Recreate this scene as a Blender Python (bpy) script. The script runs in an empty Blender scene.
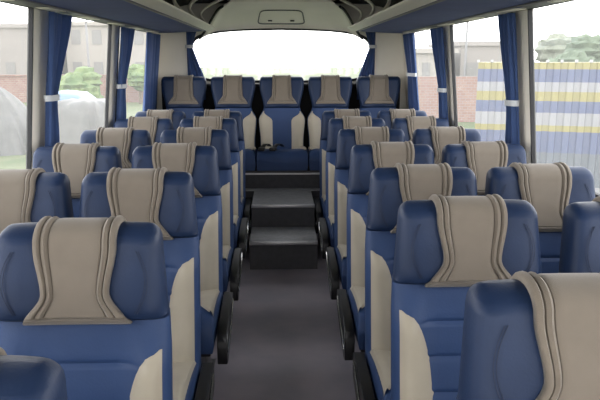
import bpy, bmesh, math, random
from mathutils import Vector, Matrix
random.seed(7)
S = bpy.context.scene
C = S.collection
PI = math.pi
CAM = (-0.024, 0.0, 1.49)

# ------------------------------------------------------------------ materials
def srgb(r, g, b):
    f = lambda c: ((c / 255) / 12.92 if c <= 10 else (((c / 255) + .055) / 1.055) ** 2.4)
    return (f(r), f(g), f(b), 1)

def mat(name, col, rough=.6, metal=0.0, noise=0.0, nscale=30, bump=0.0, bscale=200, col2=None, sheen=0, spec=.5):
    m = bpy.data.materials.new(name); m.use_nodes = True
    nt = m.node_tree; p = nt.nodes['Principled BSDF']
    p.inputs['Base Color'].default_value = col
    p.inputs['Roughness'].default_value = rough
    p.inputs['Metallic'].default_value = metal
    p.inputs['Specular IOR Level'].default_value = spec
    if sheen: p.inputs['Sheen Weight'].default_value = sheen
    tc = nt.nodes.new('ShaderNodeTexCoord')
    if noise or col2:
        n = nt.nodes.new('ShaderNodeTexNoise'); n.inputs['Scale'].default_value = nscale; n.inputs['Detail'].default_value = 5
        nt.links.new(tc.outputs['Object'], n.inputs['Vector'])
        r = nt.nodes.new('ShaderNodeMix'); r.data_type = 'RGBA'
        k = 1 - noise
        r.inputs[6].default_value = (col[0] * k, col[1] * k, col[2] * k, 1)
        c2 = col2 or (min(1, col[0] * (1 + noise)), min(1, col[1] * (1 + noise)), min(1, col[2] * (1 + noise)), 1)
        r.inputs[7].default_value = c2
        mr = nt.nodes.new('ShaderNodeMapRange'); mr.inputs[1].default_value = .35; mr.inputs[2].default_value = .65
        nt.links.new(n.outputs['Fac'], mr.inputs[0]); nt.links.new(mr.outputs[0], r.inputs[0])
        nt.links.new(r.outputs[2], p.inputs['Base Color'])
    if bump:
        n = nt.nodes.new('ShaderNodeTexNoise'); n.inputs['Scale'].default_value = bscale; n.inputs['Detail'].default_value = 3
        nt.links.new(tc.outputs['Object'], n.inputs['Vector'])
        b = nt.nodes.new('ShaderNodeBump'); b.inputs['Strength'].default_value = bump; b.inputs['Distance'].default_value = .002
        nt.links.new(n.outputs['Fac'], b.inputs['Height']); nt.links.new(b.outputs[0], p.inputs['Normal'])
    return m

M = {}
M['navy'] = mat('navy_leather', srgb(27, 44, 74), .5, spec=.3, noise=.10, nscale=6, bump=.25, bscale=160)
M['blue'] = mat('blue_leather', srgb(44, 66, 106), .55, spec=.35, noise=.07, nscale=8, bump=.25, bscale=160)
M['beige'] = mat('beige_leather', srgb(176, 167, 150), .5, noise=.05, nscale=7, bump=.2, bscale=160)
M['cover'] = mat('taupe_cover_cloth', srgb(119, 110, 99), .85, noise=.06, nscale=10, bump=.3, bscale=500, sheen=.2)
M['thread'] = mat('dark_stitching', srgb(22, 34, 60), .7)
M['black'] = mat('black_plastic', srgb(17, 17, 19), .4)
M['chrome'] = mat('chrome', srgb(205, 205, 205), .22, 1.0)
M['steel'] = mat('grey_steel', srgb(110, 110, 112), .45, .8)
M['rail'] = mat('dark_grey_rail', srgb(96, 96, 98), .5)
M['panel'] = mat('beige_wall_panel', srgb(244, 238, 225), .5, noise=.03, nscale=3)
M['dome'] = mat('grey_beige_moulded_panel', srgb(246, 240, 230), .6, noise=.03, nscale=3)
M['ceil'] = mat('ceiling_fabric', srgb(246, 240, 230), .8)
M['rack'] = mat('rack_blue_fabric', srgb(74, 84, 128), .8, noise=.05, nscale=6, bump=.3, bscale=300)
M['strip'] = mat('rack_edge_strip', srgb(225, 220, 206), .45)
M['dark'] = mat('dark_liner', srgb(20, 19, 18), .8)
M['gasket'] = mat('window_rubber', srgb(38, 38, 42), .7)
M['curtain'] = mat('blue_curtain_cloth', srgb(56, 82, 132), .75, noise=.08, nscale=12, bump=.3, bscale=300, sheen=.2)
def make_translucent(m, w, tint):
    nt = m.node_tree; p = nt.nodes['Principled BSDF']; out = nt.nodes['Material Output']
    t = nt.nodes.new('ShaderNodeBsdfTranslucent'); t.inputs[0].default_value = tint
    x = nt.nodes.new('ShaderNodeMixShader'); x.inputs[0].default_value = w
    nt.links.new(p.outputs[0], x.inputs[1]); nt.links.new(t.outputs[0], x.inputs[2]); nt.links.new(x.outputs[0], out.inputs[0])
make_translucent(M['curtain'], .22, srgb(96, 122, 175))
M['band'] = mat('curtain_tie_cloth', srgb(196, 200, 205), .7)
M['carpet'] = mat('grey_aisle_flooring', srgb(128, 123, 131), .6, nscale=5, col2=srgb(142, 133, 140), bump=.35, bscale=350)
M['step'] = mat('step_flooring', srgb(122, 122, 124), .55, noise=.12, nscale=25, bump=.35, bscale=350)
M['riser'] = mat('riser_flooring', srgb(70, 69, 72), .75, noise=.1, nscale=25)
M['nosing'] = mat('aluminium_nosing', srgb(180, 178, 180), .4, .7)
M['rubber'] = mat('tyre_rubber', srgb(30, 30, 30), .8)

def glass_mat():
    m = bpy.data.materials.new('hazed_window_glass'); m.use_nodes = True
    nt = m.node_tree
    for n in list(nt.nodes): nt.nodes.remove(n)
    out = nt.nodes.new('ShaderNodeOutputMaterial')
    tr = nt.nodes.new('ShaderNodeBsdfTransparent'); tr.inputs[0].default_value = (.97, .965, .96, 1)
    tl = nt.nodes.new('ShaderNodeBsdfTranslucent'); tl.inputs[0].default_value = (.95, .95, .93, 1)  # translucent white mixed in as haze, washing out the view outside
    gl = nt.nodes.new('ShaderNodeBsdfGlossy'); gl.inputs['Roughness'].default_value = .02
    m1 = nt.nodes.new('ShaderNodeMixShader'); m2 = nt.nodes.new('ShaderNodeMixShader')
    no = nt.nodes.new('ShaderNodeTexNoise'); no.inputs['Scale'].default_value = 3
    tc = nt.nodes.new('ShaderNodeTexCoord'); nt.links.new(tc.outputs['Object'], no.inputs[0])
    mr = nt.nodes.new('ShaderNodeMapRange'); mr.inputs[3].default_value = .06; mr.inputs[4].default_value = .11
    nt.links.new(no.outputs['Fac'], mr.inputs[0]); nt.links.new(mr.outputs[0], m1.inputs[0])
    nt.links.new(tr.outputs[0], m1.inputs[1]); nt.links.new(tl.outputs[0], m1.inputs[2])
    m2.inputs[0].default_value = .05
    nt.links.new(m1.outputs[0], m2.inputs[1]); nt.links.new(gl.outputs[0], m2.inputs[2])
    nt.links.new(m2.outputs[0], out.inputs[0])
    return m
M['glass'] = glass_mat()

# ------------------------------------------------------------------ helpers
class MB:
    def __init__(s): s.v = []; s.f = []; s.m = []; s.mi = 0
    def add(s, vs, fs):
        o = len(s.v); s.v += [tuple(v) for v in vs]
        for f in fs: s.f.append([i + o for i in f]); s.m.append(s.mi)
        return s
    def box(s, x0, x1, y0, y1, z0, z1):
        vs = [(x, y, z) for z in (z0, z1) for y in (y0, y1) for x in (x0, x1)]
        return s.add(vs, [(0, 2, 3, 1), (4, 5, 7, 6), (0, 1, 5, 4), (2, 6, 7, 3), (0, 4, 6, 2), (1, 3, 7, 5)])
    def grid(s, P, closed_u=False):
        # P[i][j]
        n, k = len(P), len(P[0]); vs = [p for r in P for p in r]; fs = []
        for i in range(n - 1):
            for j in range(k if closed_u else k - 1):
                j2 = (j + 1) % k
                fs.append((i * k + j, i * k + j2, (i + 1) * k + j2, (i + 1) * k + j))
        return s.add(vs, fs)
    def loft(s, rings, cap=True):
        s.grid(rings, True)
        n, k = len(rings), len(rings[0]); o = len(s.v) - n * k
        if cap:
            s.f.append([o + j for j in range(k)]); s.m.append(s.mi)
            s.f.append([o + (n - 1) * k + j for j in range(k)]); s.m.append(s.mi)
        return s
    def tube(s, pts, r, n=8, cap=True):
        rings = []
        pts = [Vector(p) for p in pts]
        up = Vector((0, 0, 1))
        for i, p in enumerate(pts):
            d = (pts[min(i + 1, len(pts) - 1)] - pts[max(i - 1, 0)]).normalized()
            a = d.cross(up)
            if a.length < .1: a = d.cross(Vector((1, 0, 0)))
            a.normalize(); b = d.cross(a)
            rings.append([p + a * r * math.cos(t * 2 * PI / n) + b * r * math.sin(t * 2 * PI / n) for t in range(n)])
        return s.loft(rings, cap)
    def build(s, name, mats, parent=None, smooth=False, bevel=0, solid=0, seg=2, loc=None):
        me = bpy.data.meshes.new(name)
        me.from_pydata(s.v, [], s.f)
        mats = mats if isinstance(mats, (list, tuple)) else [mats]
        for m in mats: me.materials.append(m)
        for p, i in zip(me.polygons, s.m): p.material_index = i
        bm = bmesh.new(); bm.from_mesh(me)
        if not solid: bmesh.ops.recalc_face_normals(bm, faces=bm.faces)
        if bevel:
            bmesh.ops.bevel(bm, geom=[e for e in bm.edges if len(e.link_faces) == 2 and e.calc_face_angle(0) > .6], offset=bevel, segments=seg, affect='EDGES', profile=.5)
        bm.to_mesh(me); bm.free()
        if smooth or bevel:
            for p in me.polygons: p.use_smooth = True
            try: me.set_sharp_from_angle(angle=math.radians(42))
            except Exception: pass
        o = bpy.data.objects.new(name, me); C.objects.link(o)
        if parent: o.parent = parent
        if loc: o.location = loc
        if solid:
            md = o.modifiers.new('thickness', 'SOLIDIFY'); md.thickness = solid; md.offset = 0
        return o

def tag(o, label, cat, group=None, kind=None):
    if label: o['label'] = label
    if cat: o['category'] = cat
    if group: o['group'] = group
    if kind: o['kind'] = kind
    return o
def thing(name, loc, label, cat, group=None, rz=0, kind=None):
    o = bpy.data.objects.new(name, None); C.objects.link(o); o.location = loc; o.rotation_euler = (0, 0, rz)
    o.empty_display_size = .1
    return tag(o, label, cat, group, kind)
def structure(o): o['kind'] = 'structure'; return o
def dup(root, loc, label, group=None):
    r = root.copy(); C.objects.link(r); r.location = loc; r['label'] = label
    if group: r['group'] = group
    for ch in list(root.children):
        c = ch.copy(); C.objects.link(c); c.parent = r
        for g in list(ch.children):
            d = g.copy(); C.objects.link(d); d.parent = c
    return r
def lerp(a, b, t): return a + (b - a) * t
def sstep(a, b, x):
    t = max(0, min(1, (x - a) / (b - a))); return t * t * (3 - 2 * t)

# ------------------------------------------------------------------ seats
def make_seat(name, label, group, W=.448, HT=1.070, rear=False, side=0):
    """origin: floor under the top of the backrest; sitter faces -Y.  side = -1/+1 : side (x sign) with black side cover, 0 none"""
    root = thing(name, (0, 0, 0), label, 'seat', group)
    HH = .248 if not rear else .30           # headrest height
    CZ = .36 if not rear else .28           # where cushion meets back
    zh = HT - HH
    lean = .19 if not rear else .13
    hw0 = W / 2
    def half(z):
        if rear:
            if z > zh: return lerp(.172, hw0, sstep(zh, HT - .08, z))
            return lerp(.205, .222, sstep(.35, zh - .1, z)) if z < zh - .1 else lerp(.222, .176, sstep(zh - .1, zh, z))
        if z > zh + .02: return hw0 - .020 * (z - zh - .02) / HH
        return hw0 + .008 * sstep(zh + .05, zh - .1, z) if z < zh + .05 else hw0
    yb0 = lambda z: -(HT - z) * lean
    seams = [] if rear else [zh - .105, zh - .21, zh - .315]
    def yf(x, z, head):
        h = half(z); t = min(1, abs(x) / h)
        y = yb0(z)
        if head:
            e = sstep(zh - .005, zh + .03, z)
            y -= .030 * e + .022 * t ** 2 * e - .010 * (1 - t ** 2) * sstep(zh + .1, HT, z)
        else:
            y -= .006 + .034 * sstep(.45, .85, t) * sstep(zh, zh - .12, z) + .02 * sstep(zh - .2, CZ, z) * (1 - t * t)
            for q in seams: y += .008 * math.exp(-((z - q) / .007) ** 2) * (1 - sstep(.5, .7, t))
        return y
    TH = .085
    yback = lambda x, z: yb0(z) + TH + .012 * sstep(zh - .03, zh + .04, z)
    N = 22
    def rings(z0, z1, head, top=None, bot=None, extra=()):
        zs = set()
        n = 12
        for i in range(n + 1): zs.add(lerp(z0, z1, i / n))
        for q in extra:
            for d in (-.015, -.008, -.004, 0, .004, .008, .015): zs.add(q + d)
        if top:
            for i in range(7): zs.add(z1 - top + top * math.sin(i / 6 * PI / 2) * .9995)
        if bot:
            for i in range(5): zs.add(z0 + bot - bot * math.sin(i / 4 * PI / 2) * .999)
        out = []
        for z in sorted(q for q in zs if z0 - 1e-6 <= q <= z1 + 1e-6):
            e = 1.0; dw = 0
            if top and z > z1 - top:
                e = math.sqrt(max(0, 1 - ((z - (z1 - top)) / top) ** 2)); dw = top * .68 * (1 - e)
            if bot and z < z0 + bot:
                e = math.sqrt(max(0, 1 - ((z0 + bot - z) / bot) ** 2)); e = .6 + .4 * e
            hw = half(z) - dw
            ring = []
            def pt(sx, front):
                x = sx * hw
                a, b = yf(x, z, head), yback(x, z)
                k = (1 - min(1, abs(sx)) ** 7) ** (1 / 3.0)
                mid = (a + b) / 2; ht = (b - a) / 2 * e * k
                return (x, mid - ht if front else mid + ht, z)
            for i in range(N + 1):
                ring.append(pt(-math.cos(i / N * PI) if 0 else math.sin(lerp(-PI / 2, PI / 2, i / N)), True))
            for i in range(1, N):
                ring.append(pt(math.sin(lerp(PI / 2, -PI / 2, i / N)), False))
            out.append(ring)
        return out
    hm = MB(); hm.loft(rings(zh, HT, True, top=.042, bot=.02))
    # curved stitch lines on the headrest wings
    hm.mi = 1
    for sg in (-1, 1):
        for off in (0, .006):
            pts = []
            for i in range(13):
                t = i / 12; z = lerp(zh + .035, HT - .055, t)
                x = sg * ((hw0 - .078 - off) + .038 * math.sin(t * PI * .8 + .25))
                pts.append((x, yf(x, z, True) * 1 + .0005, z))
            if not rear: hm.tube(pts, .0009, 5)
    hm.build('headrest', [M['navy'], M['thread']], root, smooth=True)
    bk = MB(); bk.loft(rings(CZ - .05, zh + .012, False, extra=seams))
    bk.build('backrest', M['blue'], root, smooth=True)
    # beige side bolsters of the backrest: padded strips with a curved inner edge
    ztop = zh - .065 if not rear else zh - .02
    for sg in (-1, 1):
        P = []; nz = 22; nx = 9
        for i in range(nz + 1):
            t = i / nz; z = lerp(CZ - .045, ztop, t)
            h = half(z)
            xo = h - (.017 if not rear else .006)
            if rear: xi = lerp(.085, xo - .006, sstep(.75, 1, t) ** 1.6)
            else: xi = lerp(.108, xo - .006, 1 - math.sqrt(1 - min(1, max(0, (t - .30) / .70)) ** 2.4))
            row = []
            for j in range(nx + 1):
                u = j / nx; x = lerp(xi, xo, u)
                sx = x / h; k = (1 - min(1, sx) ** 7) ** (1 / 3.0)
                a, b = yf(x, z, False), yback(x, z); mid = (a + b) / 2; ht = (b - a) / 2 * k
                pad = .010 * (1 - (2 * u - 1) ** 4) * min(1, (1 - t) * 10) + .0005
                if j == 0: pad = -.004
                row.append((sg * x, mid - ht - pad, z))
            P.append(row)
        b = MB(); b.grid(P if sg > 0 else [r[::-1] for r in P])
        # close underside
        Q = [[(x, y + .014, z) for x, y, z in r] for r in P]
        b.grid([r[::-1] for r in Q] if sg > 0 else Q)
        b.build('back_bolster', M['beige'], root, smooth=True)
    # headrest cover: front flap, over the top, down the back
    cv = MB(); P = []
    r = .042; zb = zh + (.004 if not rear else .05); st = []
    for zz_ in sorted([lerp(zb, HT - r, i / 20) for i in range(21)] + [zb + .003, zb + .016, zb + .019, zb + .022, zb + .025, zb + .028]): st.append(('f', zz_))
    for i in range(1, 11): st.append(('t', i / 11 * PI))
    for i in range(8): st.append(('b', lerp(HT - r, HT - r - .12, i / 7)))
    wt, ww, wb = (.103, .084, .134) if not rear else (.086, .090, .136)
    US = [-1, -.985, -.95, -.90, -.87, -.84, -.80, -.73, -.68, -.65, -.62, -.56, -.45, -.3, -.15, 0, .15, .3, .45, .56, .62, .65, .68, .73, .80, .84, .87, .90, .95, .985, 1]
    def relief(u):
        a = abs(u)
        g = math.exp(-((a - .84) / .022) ** 2) + math.exp(-((a - .65) / .022) ** 2)
        return .0105 + .007 * math.exp(-((a - .92) / .06) ** 2) + .005 * math.exp(-((a - .745) / .06) ** 2) - .010 * g
    for kind, q in st:
        if kind == 'f':
            t = (q - zb) / (HT - r - zb)
            w = lerp(wb, ww, sstep(0, .42, t)) if t < .42 else lerp(ww, wt, sstep(.42, 1, t))
            if t < .06: w += .002
        else: w = wt
        row = []
        for u in US:
            x = u * w
            o = relief(u)
            if kind == 'f' and q < zb + .0195: o = .015 if q > zb + .001 else .010
            elif kind == 'f' and q < zb + .0265: o = .005
            if abs(u) == 1: o = .001
            if kind == 'f':
                z = q; a, b = yf(x, z, True), yback(x, z)
                row.append((x, a - o, z))
            elif kind == 't':
                zc = HT - r; a, b = yf(x, HT - .01, True), yback(x, zc)
                a0 = yf(x, zc, True)
                mid, ha = (a0 + b) / 2, (b - a0) / 2 + o
                row.append((x, mid - ha * math.cos(q), zc + (r + o) * math.sin(q)))
            else:
                row.append((x, yback(x, q) + o, q))
        P.append(row)
    cv.grid(P)
    cv.build('headrest_cover', M['cover'], root, smooth=True, solid=.004)
    # cushion
    D0 = -.60 if not rear else -.615
    cy1 = yb0(CZ) + .02
    ch = MB(); R = []
    hwc = hw0 + .008 if not rear else .226
    nY = 16
    for i in range(nY + 1):
        t = i / nY; y = lerp(cy1, D0, sstep(0, 1, t) * .3 + t * .7)
        zt = lerp(CZ + .0, CZ + .045, sstep(0, .75, t)); zb_ = CZ - .115 if not rear else CZ - .12
        fr = 1.0
        if y < D0 + .07:
            q = (D0 + .07 - y) / .07; fr = math.sqrt(max(0.02, 1 - q * q)); 
        zt2 = lerp(zt - .075, zt, fr)
        ring = []
        for j in range(25):
            a = lerp(PI, 0, j / 24); c_, s_ = math.cos(a), math.sin(a)
            x = hwc * math.copysign(abs(c_) ** .25, c_); 
            ring.append((x, y, lerp(zt2 - .055, zt2 + .012 * sstep(.5, .85, abs(x) / hwc), abs(s_) ** .3)))
        ring += [(hwc * .97, y, zb_), (-hwc * .97, y, zb_)]
        R.append(ring)
    ch.loft(R); ch.build('seat_cushion', M['blue'], root, smooth=True)
    for sg in (-1, 1):
        b = MB(); P = []
        for i in range(13):
            t = i / 12; y = lerp(cy1 - .015, D0 + .05, t)
            tt = (y - cy1) / (D0 - cy1)
            zt = lerp(CZ, CZ + .045, sstep(0, .75, tt))
            xi = lerp(.105, hwc - .02, t ** 2.5)
            row = []
            for j in range(8):
                u = j / 7; x = lerp(xi, hwc - .002, u)
                z = zt + .012 * sstep(.5, .85, x / hwc) + .011 * (1 - (2 * u - 1) ** 4) - .052 * max(0, (x - hwc + .02) / .018) ** 2 * .6
                row.append((sg * x, y, z))
            P.append(row)
        b.grid(P); b.grid([[(x, y, z - .02) for x, y, z in r_] for r_ in P])
        b.build('cushion_bolster', M['beige'], root, smooth=True)
    if rear:
        return root
    # black side cover / folded arm beside the cushion with bright lever
    if side:
        a = MB(); x0, x1 = side * (hwc + .008), side * (hwc + .052)
        prof = [(-.13, CZ - .005), (-.30, CZ - .01), (-.46, CZ - .03), (-.535, CZ - .055), (-.55, CZ - .09), (-.55, CZ - .19), (-.50, CZ - .205), (-.34, CZ - .165), (-.20, CZ - .12), (-.13, CZ - .10)]
        a.loft([[(x, y, z) for y, z in prof] for x in (x0, x1)])
        sp = a.build('armrest', M['black'], root, bevel=.003, seg=1)
        l = MB(); xx = x1 + side * .003
        l.tube([(xx, -.20, CZ - .02), (xx + side * .004, -.30, CZ - .03), (xx + side * .006, -.40, CZ - .05), (xx + side * .004, -.50, CZ - .09), (xx, -.535, CZ - .14)], .005, 8)
        l.build('recline_lever', M['chrome'], sp, smooth=True)
    # frame under the cushion and two legs
    f = MB(); f.box(-hwc + .02, hwc - .02, -.55, -.16, CZ - .155, CZ - .115)
    f.build('seat_frame', M['black'], root, bevel=.008)
    for sg in (-1, 1):
        l = MB()
        y0, y1 = -.47, -.22
        x = sg * (hwc - .07)
        l.loft([[(x - .016, y0 + d0, z), (x + .016, y0 + d0, z), (x + .016, y1 - d0, z), (x - .016, y1 - d0, z)] for z, d0 in ((0.012, -.04), (.05, .05), (CZ - .155, .02))])
        l.box(x - .03, x + .03, y0 - .05, y1 + .05, 0.0, .012)
        l.build('leg', M['steel'], root, bevel=.004)
    return root

def Dtop(z): return (z - .084) / .977 + .04
AX, WX = .546, 1.018
Lz = [.85, 1.63, 2.40, 3.15, 3.90, 4.66, 5.32]
Rz = [1.15, 1.87, 2.47, 3.17, 3.90, 4.64, 5.34]
gA = 'blue and beige coach seats on both sides of the aisle'
ordn = ['nearest', 'second nearest', 'third nearest', 'fourth nearest', 'fifth nearest', 'sixth nearest', 'farthest']
extra_la = ['only its stitched blue headrest edge showing', 'whole taupe cover and blue back in view', 'in front of the third row',
            'with its long beige side pad beside the aisle', 'behind three larger aisle seats', 'beside the lower aisle step', 'just in front of the rear bench']
prL = make_seat('coach_seat', 'x', gA, side=1)
prL.location = (-AX, Dtop(Lz[0]), 0)
prR = make_seat('coach_seat', 'x', gA, side=-1)
prR.location = (AX, Dtop(Rz[0]), 0)
prW = make_seat('coach_seat', 'x', gA, side=0)
la = ['blue seat in the lower left corner, only a corner of its headrest showing',
      'blue and beige seat left of aisle with the largest full taupe headrest cover',
      'blue and beige seat left of aisle, third nearest in that aisle-side line',
      'blue and beige seat left of aisle, fourth nearest in that aisle-side line',
      'blue and beige seat left of aisle, fifth nearest in that aisle-side line',
      'blue and beige seat left of aisle, sixth nearest, beside the lower step',
      'blue and beige seat left of aisle, last before the raised rear bench']
ra = ['blue seat at the lower right corner with curved headrest stitching, nearest right of aisle',
      'blue and beige seat right of aisle, directly behind the corner seat, large taupe cover',
      'blue and beige seat right of aisle, third nearest in that aisle-side line',
      'blue and beige seat right of aisle, fourth nearest in that aisle-side line',
      'blue and beige seat right of aisle, fifth nearest in that aisle-side line',
      'blue and beige seat right of aisle, sixth nearest, beside the lower step',
      'blue and beige seat right of aisle, last before the raised rear bench']
for i in range(7):
    for px, zz, lab, pr in ((-AX, Lz, la, prL), (AX, Rz, ra, prR)):
        if i == 0: pr['label'] = lab[0]
        else: dup(pr, (px - (.02 if px < 0 and i == 2 else 0), Dtop(zz[i]), 0), lab[i])
wl = {2: 'blue window seat at the left edge, its taupe cover cut off by the picture border',
      3: 'blue window seat in left window line, below the near tied curtain',
      4: 'blue window seat in left window line, below the white tarpaulin seen outside',
      5: 'blue window seat in left window line, below the second tied curtain',
      6: 'blue window seat in left window line, last before the rear bench'}
wr = {1: 'blue window seat at the right edge, only part of its headrest showing, no cover visible',
      2: 'blue window seat in right window line, full cover, below the striped truck outside',
      3: 'blue window seat in right window line, below the near tied curtain',
      4: 'blue window seat in right window line, third before the rear bench',
      5: 'blue window seat in right window line, second before the rear bench',
      6: 'blue window seat in right window line, last before the rear bench'}
first = True
for px, zz, lab in ((-WX, Lz, wl), (WX, Rz, wr)):
    for i in sorted(lab):
        p = (px + (-.022 if px < 0 and i == 2 else -.012 if px < 0 and i in (3, 4) else .03 if px > 0 and i == 1 else 0), Dtop(zz[i] + (-.04 if px > 0 and i == 1 else 0)), 0)
        if first: prW.location = p; prW['label'] = lab[i]; first = False
        else: dup(prW, p, lab[i])
PF = .38   # rear platform height
rr = make_seat('rear_coach_seat', 'x', 'five seats of the raised rear row', W=.42, HT=.957, rear=True)
rl = ['rear row seat in the left corner, against the beige corner panel',
      'rear row seat between the left corner seat and the middle seat',
      'middle seat of the rear row, facing straight down the aisle',
      'rear row seat between the middle seat and the right corner seat',
      'rear row seat in the right corner, against the beige corner panel']
RY = 6.17
for i in range(5):
    p = ((i - 2) * .462 , RY, PF)
    if i == 0: rr.location = p; rr['label'] = rl[0]; rseats = [rr]
    else: rseats.append(dup(rr, p, rl[i]))
# seat belt buckles lying on the rear cushions
def buckle(x, y, label):
    t = thing('seat_belt_buckle', (x, y, PF + .335), label, 'seat belt', 'seat belt buckles on the rear cushions', rz=random.uniform(-.3, .3))
    b = MB(); b.box(-.028, .028, -.045, .03, 0, .03); b.build('buckle', M['black'], t, bevel=.008, seg=3)
    w = MB(); P = []
    for i in range(9):
        u = i / 8; P.append([(-.02 + .05 * u * 1, .02 + .14 * u, .018 + .03 * math.sin(u * PI)), (.02 + .05 * u, .02 + .14 * u, .018 + .03 * math.sin(u * PI))])
    w.grid(P); w.build('strap', M['black'], t, smooth=True, solid=.004)
buckle(-.18, RY - .60, 'black seat belt buckle lying left on the middle rear cushion')
buckle(-.08, RY - .60, 'black seat belt buckle next to the first one on the middle rear cushion')

# ------------------------------------------------------------------ shell
YF, YR = -1.7, 6.55
def wx(z): return 1.285 if z < .92 else lerp(1.285, 1.20, (z - .92) / .83)
ZS, ZT, ZC = .93, 1.745, 2.0
f = MB(); f.box(-1.3, 1.3, YF, 5.44, -.12, 0); structure(f.build('floor', M['carpet']))
# rear platform and aisle steps
st = MB()
st.box(-1.27, 1.27, 5.44, YR, 0, PF)
st.mi = 1; st.box(-1.27, 1.27, 5.44, 5.70, PF - .004, PF + .002)
structure(st.build('trim_1', [M['riser'], M['step']]))
p = thing('aisle_steps', (0, 4.45, 0), 'two grey carpeted steps with bright metal nosings at the end of the aisle', 'steps')
for (y0, y1, z, z0) in ((0, .436, .205, 0), (.436, .99, .38, 0)):
    t = MB(); t.box(-.246, .246, y0, y1, z0, z - .012); t.build('riser', M['riser'], p)
    t = MB(); t.box(-.246, .246, y0 + .004, y1 - .001, z - .012, z); t.build('tread', M['step'], p)
    n = MB(); n.box(-.247, .247, y0 - .008, y0 + .022, z - .02, z + .004); n.build('nosing', M['nosing'], p, bevel=.003)
n = MB(); n.box(-1.2, 1.2, 5.515, 5.53, .50, .515)
b = MB(); b.box(-1.16, 1.16, 5.56, 6.05, PF, PF + .155); b.mi = 1; b.box(-1.165, 1.165, 5.545, 5.56, PF + .125, PF + .140)
tag(b.build('seat_plinth', [M['riser'], M['nosing']]), 'dark grey plinth under the rear row with a thin bright edge', 'plinth')

def side_wall(sg, name):
    w = MB()
    def slab(y0, y1, z0, z1, T=.05):
        n = 4; rings = []
        for z in (z0, z1):
            rings.append([(sg * wx(z), y0, z), (sg * wx(z), y1, z), (sg * (wx(z) + T), y1, z), (sg * (wx(z) + T), y0, z)])
        w.loft(rings)
    slab(YF, YR, 0, .92); slab(YF, YR, .92, ZS); slab(YF, YR, ZT, ZC + .1)
    for y0, y1 in pil: slab(y0, y1, ZS, ZT, .02)
    return structure(w.build(name, M['panel']))
pil = [(YF, -1.35), (.14, .38), (1.66, 1.90), (3.23, 3.45), (4.70, 4.92), (6.02, YR)]
side_wall(-1, 'wall_left'); side_wall(1, 'wall_right')
wn = 1
def side_window(sg, y0, y1):
    global wn
    fr = MB(); g = .012
    def bar(ya, yb, za, zb, din=.006):
        rings = []
        for z in (za, zb):
            rings.append([(sg * (wx(z) - din), ya, z), (sg * (wx(z) - din), yb, z), (sg * (wx(z) + .018), yb, z), (sg * (wx(z) + .018), ya, z)])
        fr.loft(rings)
    bar(y0, y0 + g, ZS, ZT); bar(y1 - g, y1, ZS, ZT); bar(y0, y1, ZS, ZS + g * 1.6); bar(y0, y1, ZT - g, ZT)
    o = structure(fr.build('window_%d' % wn, M['gasket'])); wn += 1
    gl = MB()
    gl.add([(sg * (wx(z) + .012), y, z) for z, y in ((ZS + .01, y0), (ZS + .01, y1), (ZT - .01, y1), (ZT - .01, y0))], [(0, 1, 2, 3)])
    gl.build('glass_pane', M['glass'], o)
    # pale sill strip below
for sg in (-1, 1):
    for (a, b_) in ((pil[0], pil[1]), (pil[1], pil[2]), (pil[2], pil[3]), (pil[3], pil[4]), (pil[4], pil[5])):
        side_window(sg, a[1], b_[0])
for k, sg in enumerate((-1, 1)):
    t = MB(); t.box(*(sorted((sg * 1.245, sg * 1.283))), YF + .06, 5.97, ZS - .02, ZS)
    structure(t.build('trim_%d' % (k + 2), M['strip'], bevel=.005))

# rear wall with rounded window opening
def opening(n=64):
    pts = []
    for i in range(n):
        a = 2 * PI * i / n; c_, s_ = math.cos(a), math.sin(a)
        x = .90 * math.copysign(abs(c_) ** .35, c_)
        z = 1.535 + .255 * math.copysign(abs(s_) ** .38, s_)
        if s_ > 0: z -= .045 * (x / .9) ** 2
        pts.append((x, z))
    return pts
op = opening()
def outer_pt(i, n=64):
    a = 2 * PI * i / n; c_, s_ = math.cos(a), math.sin(a)
    k = 1 / max(abs(c_) / 1.30, abs(s_) / (.62 if s_ > 0 else 1.55))
    return (c_ * k, 1.535 + s_ * k)
rw = MB()
rg = [[(outer_pt(i)[0], YR, outer_pt(i)[1]) for i in range(64)], [(x, YR, z) for x, z in op], [(x, YR + .06, z) for x, z in op],
      [(outer_pt(i)[0], YR + .06, outer_pt(i)[1]) for i in range(64)]]
rw.grid(rg, True)
structure(rw.build('wall_rear', M['panel']))
fr = MB()
fr.grid([[(x * 1.012, YR - .006, 1.535 + (z - 1.535) * 1.05) for x, z in op], [(x * .985, YR - .008, 1.535 + (z - 1.535) * .96) for x, z in op],
         [(x * .985, YR + .05, 1.535 + (z - 1.535) * .96) for x, z in op], [(x * 1.012, YR + .05, 1.535 + (z - 1.535) * 1.05) for x, z in op]], True)
wo = structure(fr.build('window_%d' % wn, M['gasket'])); wn += 1
g = MB(); g.add([(x * .995, YR + .03, 1.535 + (z - 1.535) * .99) for x, z in op], [list(range(64))]); g.build('glass_pane', M['glass'], wo)
lp = MB(); lp.box(-1.2, 1.2, YR - .03, YR - .008, PF, 1.262); lp.box(-.95, .95, YR - .20, YR - .008, 1.235, 1.262)
structure(lp.build('trim_6', M['dark'], bevel=.006))
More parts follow.
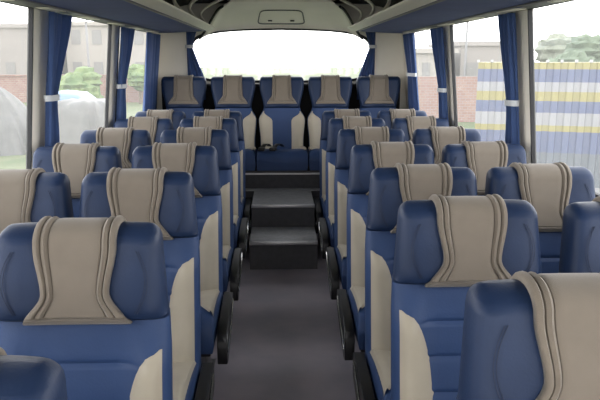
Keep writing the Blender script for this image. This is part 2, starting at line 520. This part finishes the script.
# front wall with windscreen (behind the camera)
fw = MB()
fw.box(-1.3, 1.3, YF - .06, YF, -.1, .45); fw.box(-1.3, 1.3, YF - .06, YF, 2.0, 2.15)
fw.box(-1.3, -1.2, YF - .06, YF, .45, 2.0); fw.box(1.2, 1.3, YF - .06, YF, .45, 2.0)
structure(fw.build('wall_front', M['panel']))
fr = MB()
for bx in ((-1.2, 1.2, .45, .49), (-1.2, 1.2, 1.96, 2.0), (-1.2, -1.16, .49, 1.96), (1.16, 1.2, .49, 1.96), (-.015, .015, .49, 1.96)):
    fr.box(bx[0], bx[1], YF - .05, YF, bx[2], bx[3])
wo = structure(fr.build('window_%d' % wn, M['gasket']))
g = MB(); g.add([(-1.18, YF - .03, .47), (1.18, YF - .03, .47), (1.18, YF - .03, 1.98), (-1.18, YF - .03, 1.98)], [(0, 1, 2, 3)]); g.build('glass_pane', M['glass'], wo)
c = MB(); c.box(-1.3, 1.3, YF - .06, YR + .06, 2.06, 2.14)
c.mi = 1; c.box(-.47, .47, YF, 5.85, 2.0, 2.06)
structure(c.build('ceiling', [M['dark'], M['ceil']]))

# rear moulded panel between ceiling and rear window
dm = MB(); P = []
for i in range(15):
    t = i / 14; row = []
    for j in range(33):
        u = j / 32 * 2 - 1
        hw = lerp(.50, .80, t ** .8)
        x = u * hw
        y = lerp(5.80, YR - .015, math.sin(t * PI / 2) ** .9)
        z = lerp(2.0, 1.797, t ** 1.25) - .050 * (abs(u) ** 2.2) * sstep(0, 1, t) - .05 * sstep(.82, 1, abs(u)) 
        row.append((x, y, z))
    P.append(row)
dm.grid(P)
dome = structure(dm.build('trim_4', M['dome'], smooth=True, solid=.012))
def dome_pt(u, t, off=.01):
    hw = lerp(.50, .80, t ** .8)
    return (u * hw, lerp(5.80, YR - .015, math.sin(t * PI / 2) ** .9) , lerp(2.0, 1.797, t ** 1.25) - .050 * (abs(u) ** 2.2) * sstep(0, 1, t) - off)
ht = thing('ceiling_hatch', dome_pt(0, .56), 'rectangular hatch outline with two small catches in the moulded panel above rear window', 'hatch')
hx, hy, hz = ht.location
loop = []
for i in range(41):
    a = 2 * PI * i / 40; c_, s_ = math.cos(a), math.sin(a)
    u = .31 * math.copysign(abs(c_) ** .3, c_); t = .56 - .24 * math.copysign(abs(s_) ** .3, s_)
    q = dome_pt(u, t); loop.append((q[0] - hx, q[1] - hy, q[2] - hz))
h = MB(); h.tube(loop, .006, 6); h.build('hatch_frame', M['steel'], ht, smooth=True)
for u in (-.15, .15):
    q = dome_pt(u, .68)
    k = MB(); k.box(q[0] - hx - .02, q[0] - hx + .02, q[1] - hy - .008, q[1] - hy + .008, q[2] - hz - .008, q[2] - hz + .004)
    k.build('catch', M['black'], ht, bevel=.003)
# dark rubber outline of the moulded panel
tb = MB(); pts = [dome_pt(-1, t / 14, .055 if t > 0 else .01) for t in range(15)]
for sg in (-1, 1):
    tb.tube([(sg * (abs(dome_pt(1, t / 14)[0]) + .01), dome_pt(1, t / 14)[1], dome_pt(1, t / 14)[2] - .045) for t in range(15)], .012, 6)
structure(tb.build('trim_5', M['gasket'], smooth=True))

# ------------------------------------------------------------------ luggage racks
def rack(sg, label):
    t0 = thing('luggage_rack', (sg * 1.2, 0, 1.74), label, 'luggage rack', 'overhead luggage racks')
    X0, Y0, Z0 = sg * 1.2, 0, 1.74
    ys = [YF + .02 + i * (5.95 - YF) / 20 for i in range(21)]
    st = [(y, 1.0) for y in ys] + [(5.97 + .36 * math.sin(a * PI / 2 / 8), math.cos(a * PI / 2 / 8) * .98 + .02) for a in range(1, 9)]
    def sec(pts, close=False):
        return [[(sg * (1.19 - (1.19 - px) * k) - X0, y, z - Z0) for px, z in pts] for y, k in st]
    und = MB(); und.loft(sec([(1.19, 1.740), (1.10, 1.740), (.90, 1.741), (.675, 1.750), (.675, 1.764), (1.19, 1.762)]))
    und.build('underside_panel', M['rack'], t0, smooth=True)
    lip = MB(); lip.loft(sec([(.678, 1.748), (.645, 1.752), (.615, 1.760), (.600, 1.770), (.598, 1.780), (.61, 1.784), (.678, 1.768)]))
    lip.build('edge_strip', M['strip'], t0, smooth=True)
    ln = MB()
    ln.mi = 0
    ln.grid([[(sg * px - X0, y, z - Z0) for px, z in [(1.19, 1.77), (1.17, 1.9), (1.08, 1.98), (.85, 2.03), (.47, 2.035)]] for y in (YF + .02, 6.50)])
    ln.build('liner', M['dark'], t0, smooth=True, solid=.01)
    # hoops over the opening
    for yy in (-.9, .9, 2.7, 4.2, 4.9, 5.6):
        pts = []
        for i in range(13):
            a = i / 12
            pts.append((sg * lerp(.62, .50, a ** 1.0) + sg * .12 * math.sin(a * PI) - X0, yy + .10 * math.sin(a * PI * .5), lerp(1.78, 2.0, a) - Z0))
        b = MB(); b.tube(pts, .012, 8); b.build('hoop', M['strip'], t0, smooth=True)
    tr_ = MB(); tr_.tube([(sg * .69 - X0, y, 1.745 - Z0) for y in (YF + .02, 1, 3, 5, 5.85)], .006, 8); tr_.build('edge_rail', M['rail'], t0, smooth=True)
    # rail along the window top with small fittings
    rl = MB(); rl.box(*sorted((sg * 1.09 - X0, sg * 1.185 - X0)), YF + .02, 5.95, 1.731 - Z0, 1.7395 - Z0)
    rl.build('window_rail', M['rail'], t0, bevel=.003)
    for k in range(9):
        yy = .6 + k * .64
        q = MB(); q.box(*sorted((sg * 1.105 - X0, sg * 1.165 - X0)), yy, yy + .26, 1.727 - Z0, 1.7315 - Z0)
        q.build('light_fitting', M['strip'], t0, bevel=.004)
    return t0
rack(-1, 'blue padded overhead luggage rack above the left windows')
rack(1, 'blue padded overhead luggage rack above the right windows')

# ------------------------------------------------------------------ curtains
def curtain(origin, du, dn, s_of_z, ztop, zbot, tie, label, amp=.022, folds=6, tie_sp=None):
    """s_of_z(z)->(s0,s1) along du; dn(z)-> offset into the cabin; folds as sine pleats"""
    t0 = thing('curtain', origin, label, 'curtain', 'blue pleated window curtains')
    P = []; nz = 30; nu = 60
    for i in range(nz + 1):
        z = lerp(ztop, zbot, i / nz); s0, s1 = s_of_z(z); row = []
        w = abs(s1 - s0)
        for j in range(nu + 1):
            u = j / nu
            A = amp * (.65 + .35 * math.sin(u * 9 + 1.3))
            n = A * math.sin(2 * PI * folds * u + .6 * math.sin(u * 5 + z * 2)) + dn(z)
            s = lerp(s0, s1, u)
            row.append((du[0] * s + tie['n'][0] * n, du[1] * s + tie['n'][1] * n, z - origin[2]))
        P.append(row)
    m = MB(); m.grid(P); m.build('drape', M['curtain'], t0, smooth=True, solid=.003)
    if tie['z']:
        zt = tie['z']; s0, s1 = s_of_z(zt); sc, sh = (s0 + s1) / 2, abs(s1 - s0) / 2 + .012
        rings = []
        for (dz, g_) in ((-.015, 0), (.015, 0), (.015, .004), (-.015, .004)):
            ring = []
            for i in range(24):
                a = 2 * PI * i / 24
                s = sc + (sh + g_) * math.cos(a); n = dn(zt) + (amp + .008 + g_) * math.sin(a)
                ring.append((du[0] * s + tie['n'][0] * n, du[1] * s + tie['n'][1] * n, zt + dz - origin[2]))
            rings.append(ring)
        rings.append(rings[0])
        b = MB(); b.grid(rings, True); b.build('tie_band', M['band'], t0, smooth=True)
    return t0
def tied(w_top, w_tie, w_bot, zt, ztop=1.735, zbot=.95):
    def fn(z):
        if z > zt:
            w = lerp(w_tie, w_top, sstep(0, 1, ((z - zt) / (ztop - zt)) ** .8) * .6 + .4 * (z - zt) / (ztop - zt))
            return (0.0 + .0 * w, w)
        w = lerp(w_tie, w_bot, sstep(0, .25, zt - z)); return (0, w)
    return fn
def sidecurt(sg, y, wt, wti, wb, label, zt=1.30, z=True):
    return curtain((sg * 1.2, y, 1.10), (0, 1), lambda zz: sg * (wx(zz) - 1.2) - sg * .048, tied(wt, wti, wb, zt), 1.724, .92,
                   {'n': (1, 0), 'z': zt if z else None}, label, amp=.02, folds=5 if z else 6)
sidecurt(-1, 3.32, .35, .12, .17, 'blue curtain tied back beside the nearest pillar of the left windows')
sidecurt(-1, 4.80, .42, .17, .24, 'blue curtain tied back beside the second pillar of the left windows')
sidecurt(-1, 5.72, .62, .60, .62, 'blue curtain hanging loose at the rear end of the left windows', z=False)
sidecurt(1, 3.32, .20, .10, .15, 'blue curtain tied back beside the nearest pillar of the right windows', zt=1.27)
sidecurt(1, 4.78, .32, .13, .18, 'blue curtain tied back beside the second pillar of the right windows', zt=1.27)
sidecurt(1, 5.80, .42, .30, .36, 'blue curtain at the rear end of the right windows', zt=1.36)
for sg, lab in ((-1, 'narrow blue curtain at the left edge of the rear window'), (1, 'narrow blue curtain at the right edge of the rear window')):
    def fn(z, sg=sg):
        if z > 1.62: w = lerp(.05, .10, (z - 1.62) / .15); 
        else: w = lerp(.05, .17, min(1, (1.62 - z) / .32))
        return (sg * .93, sg * (.93 - w))
    curtain((0, YR - .04, 1.3), (1, 0), lambda zz: 0, fn, 1.77, 1.10, {'n': (0, 1), 'z': 1.62}, lab, amp=.014, folds=4)

# ------------------------------------------------------------------ outside
GZ = -1.35
gr = mat('grass_ground', srgb(62, 78, 38), .9, nscale=.6, col2=srgb(88, 92, 62))
g = MB(); g.box(-150, 150, -60, 260, GZ - .3, GZ); structure(g.build('ground', gr))
# striped truck
stripes = bpy.data.materials.new('striped_painted_truck_side'); stripes.use_nodes = True
nt = stripes.node_tree; pb = nt.nodes['Principled BSDF']; pb.inputs['Roughness'].default_value = .5
tc = nt.nodes.new('ShaderNodeTexCoord'); sx = nt.nodes.new('ShaderNodeSeparateXYZ'); nt.links.new(tc.outputs['Object'], sx.inputs[0])
mr = nt.nodes.new('ShaderNodeMapRange'); mr.inputs[1].default_value = 0; mr.inputs[2].default_value = 2.4
nt.links.new(sx.outputs[2], mr.inputs[0])
cr = nt.nodes.new('ShaderNodeValToRGB'); nt.links.new(mr.outputs[0], cr.inputs[0]); nt.links.new(cr.outputs[0], pb.inputs['Base Color'])
cr.color_ramp.interpolation = 'CONSTANT'
el = cr.color_ramp.elements
blue, white, yel, gry = srgb(66, 75, 106), srgb(124, 124, 128), srgb(124, 116, 68), srgb(78, 84, 94)
bands = [(0, gry), (.06, white), (.12, gry), (.36, blue), (.515, yel), (.555, white), (.645, blue), (.727, yel), (.795, white), (.862, blue), (.952, yel)]
el[0].position = 0; el[0].color = gry; el[1].position = bands[1][0]; el[1].color = bands[1][1]
for p_, c_ in bands[2:]:
    e = el.new(p_); e.color = c_
p0, p1 = Vector((3.45, 11.3, 0)), Vector((10.5, 6.6 + 2.3, 0))
dv = (p1 - p0); L = dv.length; ang = math.atan2(dv.y, dv.x)
tk = thing('truck', (p0.x, p0.y, GZ), 'high-sided truck with blue, white and yellow striped body outside the right windows', 'truck', rz=ang)
b = MB(); zb, zt_ = .40, 2.80   # body above ground
nc = int(L / .22)
fp = []
for i in range(nc):
    x = i * L / nc; w = L / nc
    fp += [(x, 0), (x + w * .4, 0), (x + w * .5, -.035), (x + w * .9, -.035)]
fp.append((L, 0)); ring = [(x, y) for x, y in fp] + [(L, 2.3), (0, 2.3)]
b.loft([[(x, y, z) for x, y in ring] for z in (0, 2.4)])
b.build('cargo_body', stripes, tk, loc=(0, 0, zb))
wht = mat('white_paint', srgb(150, 150, 150), .5)
for i in range(34):
    x = i * L / 33
    q = MB(); q.box(x - .022, x + .022, -.05, .0, zt_, zt_ + .045); q.build('roof_stud', wht, tk)
q = MB(); q.box(.1, L - .1, .5, 1.8, zb - .12, zb); q.build('chassis', M['black'], tk)
for x in (.9, 1.9, L - 1.2):
    for yy in (.02, 2.0):
        q = MB(); q.loft([[(x + r_ * math.cos(a * PI / 12), y_, .40 + r_ * math.sin(a * PI / 12)) for a in range(24)] for r_, y_ in ((.34, yy), (.40, yy + .04), (.40, yy + .22), (.34, yy + .26))])
        q.build('wheel', M['rubber'], tk, smooth=True)
# tarpaulin covered loads on the left
tarp = mat('pale_tarpaulin', srgb(80, 79, 77), .6, noise=.14, nscale=2, bump=.4, bscale=6)
def tarp_mound(cx, cy, rx, ry, h, label, seed, box=.6, pw=1.3):
    random.seed(seed); m = MB(); P = []
    ph = [random.uniform(0, 6) for _ in range(6)]
    for i in range(15):
        t = i / 14; row = []
        for j in range(72):
            a = 2 * PI * j / 72
            c_, s_ = math.cos(a), math.sin(a)
            r_ = (t ** box) * (1 + .05 * t * math.sin(9 * a + ph[0]) + .03 * t * math.sin(17 * a + ph[1] + t * 3))
            x = rx * r_ * math.copysign(abs(c_) ** .6, c_); y = ry * r_ * math.copysign(abs(s_) ** .6, s_)
            z = h * (1 - t ** pw) + .09 * t * (1 - t) * abs(math.sin(6.5 * a + ph[4])) - .05 * t * math.sin(11 * a + 4 * t) * (1 - t) * 2 + .07 * math.sin(3 * x + ph[2]) * math.sin(2.3 * y + ph[3]) * (1 - t) * 2 * t
            row.append((x, y, z))
        P.append(row)
    m.grid(P, True)
    o = m.build('tarpaulin_mound', tarp, smooth=True, loc=(cx, cy, GZ)); return tag(o, label, 'tarpaulin', 'covered loads outside the left windows')
tarp_mound(-9.25, 21.2, 1.5, 1.9, 2.08, 'pale peaked tarpaulin over a load, outside nearest left window', 3, .8, 1.25)
tarp_mound(-6.10, 20.4, 1.15, 1.7, 1.62, 'pale sagging tarpaulin with slanting folds, outside second left window', 5, .5, 4)
cb = mat('pale_blue_car_paint', srgb(100, 124, 148), .35)
m = MB(); P = []
car = thing('parked_car', (-8.6, 26.0, GZ), 'pale blue rounded car roof above the tarpaulin, second left window', 'car')
body = [(-2.0, .35), (-2.05, .75), (-1.3, .95), (-.8, 1.52), (0, 1.66), (.8, 1.58), (1.5, 1.0), (2.0, .85), (2.05, .35)]
m.loft([[(x, y * 1, z if k == 0 else lerp(z, .9, .12)) for x, z in body] for y, k in ((-.82, 1), (-.58, 0), (.58, 0), (.82, 1))])
m.build('car_body', cb, car, bevel=.06)
for x in (-1.25, 1.25):
    for yy in (-.8, .62):
        q = MB(); q.loft([[(x + .31 * math.cos(a * PI / 10), y_, .31 + .31 * math.sin(a * PI / 10)) for a in range(20)] for y_ in (yy, yy + .18)])
        q.build('wheel', M['rubber'], car, smooth=True)
# brick wall, buildings
def brick_mat(name, c1, c2, mort, scale):
    m = bpy.data.materials.new(name); m.use_nodes = True; nt = m.node_tree; p = nt.nodes['Principled BSDF']; p.inputs['Roughness'].default_value = .9
    b = nt.nodes.new('ShaderNodeTexBrick'); b.inputs['Color1'].default_value = c1; b.inputs['Color2'].default_value = c2; b.inputs['Mortar'].default_value = mort
    b.inputs['Scale'].default_value = scale
    tc = nt.nodes.new('ShaderNodeTexCoord'); mp = nt.nodes.new('ShaderNodeMapping'); mp.inputs['Rotation'].default_value = (PI / 2, 0, 0)
    nt.links.new(tc.outputs['Object'], mp.inputs[0]); nt.links.new(mp.outputs[0], b.inputs['Vector']); nt.links.new(b.outputs[0], p.inputs['Base Color'])
    return m
brick = brick_mat('red_brick', srgb(118, 88, 80), srgb(126, 100, 90), srgb(122, 114, 110), 2)
q = MB(); q.box(-34, -8.5, 44.8, 45.1, GZ, .42); q.box(-34, -8.5, 44.7, 45.2, .42, .52)
tag(q.build('brick_wall', brick), 'low red brick wall behind the tarpaulins, outside left windows', 'wall')
gb = mat('pale_concrete', srgb(122, 117, 113), .9, noise=.05, nscale=.3)
gb2 = mat('pale_plaster', srgb(134, 129, 123), .9, noise=.05, nscale=.3)
dkw = mat('window_glass_dark', srgb(106, 104, 102), .6)
def building(x0, x1, y, d, zt, label, m, rows, n):
    t = thing('building', (x0, y, GZ), label, 'building', 'pale buildings far behind the bus')
    q = MB(); q.box(0, x1 - x0, 0, d, 0, zt - GZ); q.box(-.3, x1 - x0 + .3, -.3, d + .3, zt - GZ, zt - GZ + .35); q.build('facade', m, t)
    for r in range(rows):
        for k in range(n):
            w = (x1 - x0) / n; z = 1.3 + r * 3.0
            if z + 1.4 > zt - GZ: continue
            p = MB(); p.box(w * k + w * .28, w * k + w * .72, -.06, .02, z, z + 1.35); p.build('window', dkw, t)
    return t
building(-29, -21.5, 60, 12, 4.3, 'long grey building with flat roof, outside nearest left window', gb, 2, 4)
building(-20.5, -12.5, 64, 12, 4.7, 'grey building with flat roof, outside second left window', gb2, 2, 4)
building(9.2, 13.4, 50, 10, 2.0, 'low pale building left of the striped truck, outside right windows', gb2, 1, 3)
building(14.5, 18.2, 52, 10, 2.6, 'pale building just behind left end of the striped truck', gb, 1, 2)
q = MB(); q.box(5.2, 12.5, 29.8, 30.1, GZ, .75)
tag(q.build('brick_wall', brick), 'pinkish brick wall beyond the right windows, left of the truck', 'wall')
# lamp posts
for x, y, lab in ((-15.0, 52, 'thin street lamp above the building outside second left window'), (12.6, 44, 'thin street lamp above the low building outside right windows')):
    t = thing('street_lamp', (x, y, GZ), lab, 'street lamp', 'distant street lamps')
    q = MB(); q.tube([(0, 0, 0), (0, 0, 5.6), (.1, 0, 6.0), (.7, 0, 6.2)], .09, 8); q.build('pole', M['steel'], t, smooth=True)
    q = MB(); q.box(.5, 1.1, -.12, .12, 6.1, 6.22); q.build('lamp_head', M['steel'], t, bevel=.03)
# trees
leaf = [mat('foliage_%s' % n, srgb(*c), .9, nscale=1.5, col2=srgb(*d)) for n, c, d in (('green', (72, 92, 56), (100, 114, 72)), ('grey_green', (98, 104, 90), (114, 118, 104)), ('dark_green', (70, 84, 66), (88, 100, 80)))]
bark = mat('bark', srgb(95, 82, 70), .9)
def tree(x, y, h, r, mi, label, sq=.8):
    t = thing('tree', (x, y, GZ), label, 'tree', 'trees beyond the bus windows')
    q = MB(); q.tube([(0, 0, 0), (.05, 0, h * .35), (0, .05, h * .6)], max(.08, r * .08), 8); q.build('trunk', bark, t, smooth=True)
    bm = bmesh.new(); rnd = random.Random(int(x * 31 + y * 7))
    for k in range(9):
        a = rnd.uniform(0, 2 * PI); d = rnd.uniform(0, .55) * r
        cr_ = r * rnd.uniform(.4, .6); cz = h - r * sq + rnd.uniform(-.35, .45) * r * sq
        v = bmesh.ops.create_icosphere(bm, subdivisions=3, radius=cr_)['verts']
        for w in v:
            n = w.co.normalized(); f_ = 1 + .13 * math.sin(n.x * 9 + k) * math.sin(n.y * 8 + k * 2) + .12 * math.sin(n.z * 11 + k) + rnd.uniform(-.06, .06)
            w.co = n * cr_ * f_; w.co.z *= sq; w.co += Vector((a and d * math.cos(a), d * math.sin(a), cz))
    me = bpy.data.meshes.new('crown'); bm.to_mesh(me); bm.free(); me.materials.append(leaf[mi])
    o = bpy.data.objects.new('crown', me); C.objects.link(o); o.parent = t
tree(-12.0, 40, 2.6, 1.9, 0, 'green bush in front of the red brick wall, second left window')
tree(-9.2, 43, 2.8, 1.3, 0, 'small green bush beside the end of the brick wall, left side')
right_tr = [(22, 66, 5.2, 3.9, 1), (29.6, 67, 5.8, 3.6, 1), (36.8, 68, 5.2, 3.5, 1), (44, 70, 6.6, 3.6, 1), (51.5, 72, 6.2, 3.8, 1)]
rlab = ['hazy grey-green tree just behind the left end of the striped truck', 'hazy grey-green tree above the truck, just past the near right curtain', 'hazy grey-green tree above the middle of the truck',
        'hazy grey-green tree above the truck roof, toward the right border', 'hazy grey-green tree at the right border, tallest of the row']
for (x, y, h, r, mi), lb in zip(right_tr, rlab): tree(x, y, h, r, mi, lb)
tree(21.0, 42, 4.6, 2.4, 2, 'darker green bush rising above the truck roof near the right border')
tree(17.8, 40, 3.6, 1.6, 2, 'smaller dark green bush above the truck roof')

# ------------------------------------------------------------------ light, world, camera
w = bpy.data.worlds.new('overcast'); S.world = w; w.use_nodes = True
nt = w.node_tree; bg = nt.nodes['Background']
tc = nt.nodes.new('ShaderNodeTexCoord'); sp = nt.nodes.new('ShaderNodeSeparateXYZ'); nt.links.new(tc.outputs['Generated'], sp.inputs[0])
cr = nt.nodes.new('ShaderNodeValToRGB'); nt.links.new(sp.outputs[2], cr.inputs[0])
cr.color_ramp.elements[0].position = 0; cr.color_ramp.elements[0].color = (1, .985, .97, 1)
cr.color_ramp.elements[1].position = .6; cr.color_ramp.elements[1].color = (.52, .54, .57, 1)
nt.links.new(cr.outputs[0], bg.inputs[0]); bg.inputs[1].default_value = 1.35
def portal(loc, rot, sx_, sy_):
    l = bpy.data.lights.new('window_portal', 'AREA'); l.shape = 'RECTANGLE'; l.size = sx_; l.size_y = sy_; l.cycles.is_portal = True
    o = bpy.data.objects.new('window_portal', l); C.objects.link(o); o.location = loc; o.rotation_euler = rot
ZM = (ZS + ZT) / 2
for sg in (-1, 1):
    portal((sg * 1.34, 2.3, ZM), (0, sg * PI / 2, 0), .8, 8.0)
portal((0, YR + .1, 1.53), (-PI / 2, 0, 0), 1.9, .6)
portal((0, YF - .1, 1.22), (PI / 2, 0, 0), 2.4, 1.55)

cam = bpy.data.cameras.new('camera'); co = bpy.data.objects.new('camera', cam); C.objects.link(co)
cam.sensor_width = 36; cam.lens = 640 * 36 / 600; cam.clip_start = .02; cam.clip_end = 600
co.location = CAM
th = math.atan(140 / 640); yaw = math.atan(21 * math.cos(th) / 640)
co.rotation_euler = (PI / 2 - th, 0, -yaw)
S.camera = co
S.view_settings.view_transform = 'Standard'; S.view_settings.look = 'None'
S.view_settings.exposure = 2.5; S.view_settings.gamma = 1
S.view_settings.use_curve_mapping = False
S.cycles.max_bounces = 12; S.cycles.diffuse_bounces = 6; S.cycles.transparent_max_bounces = 12
S.cycles.sample_clamp_indirect = 6
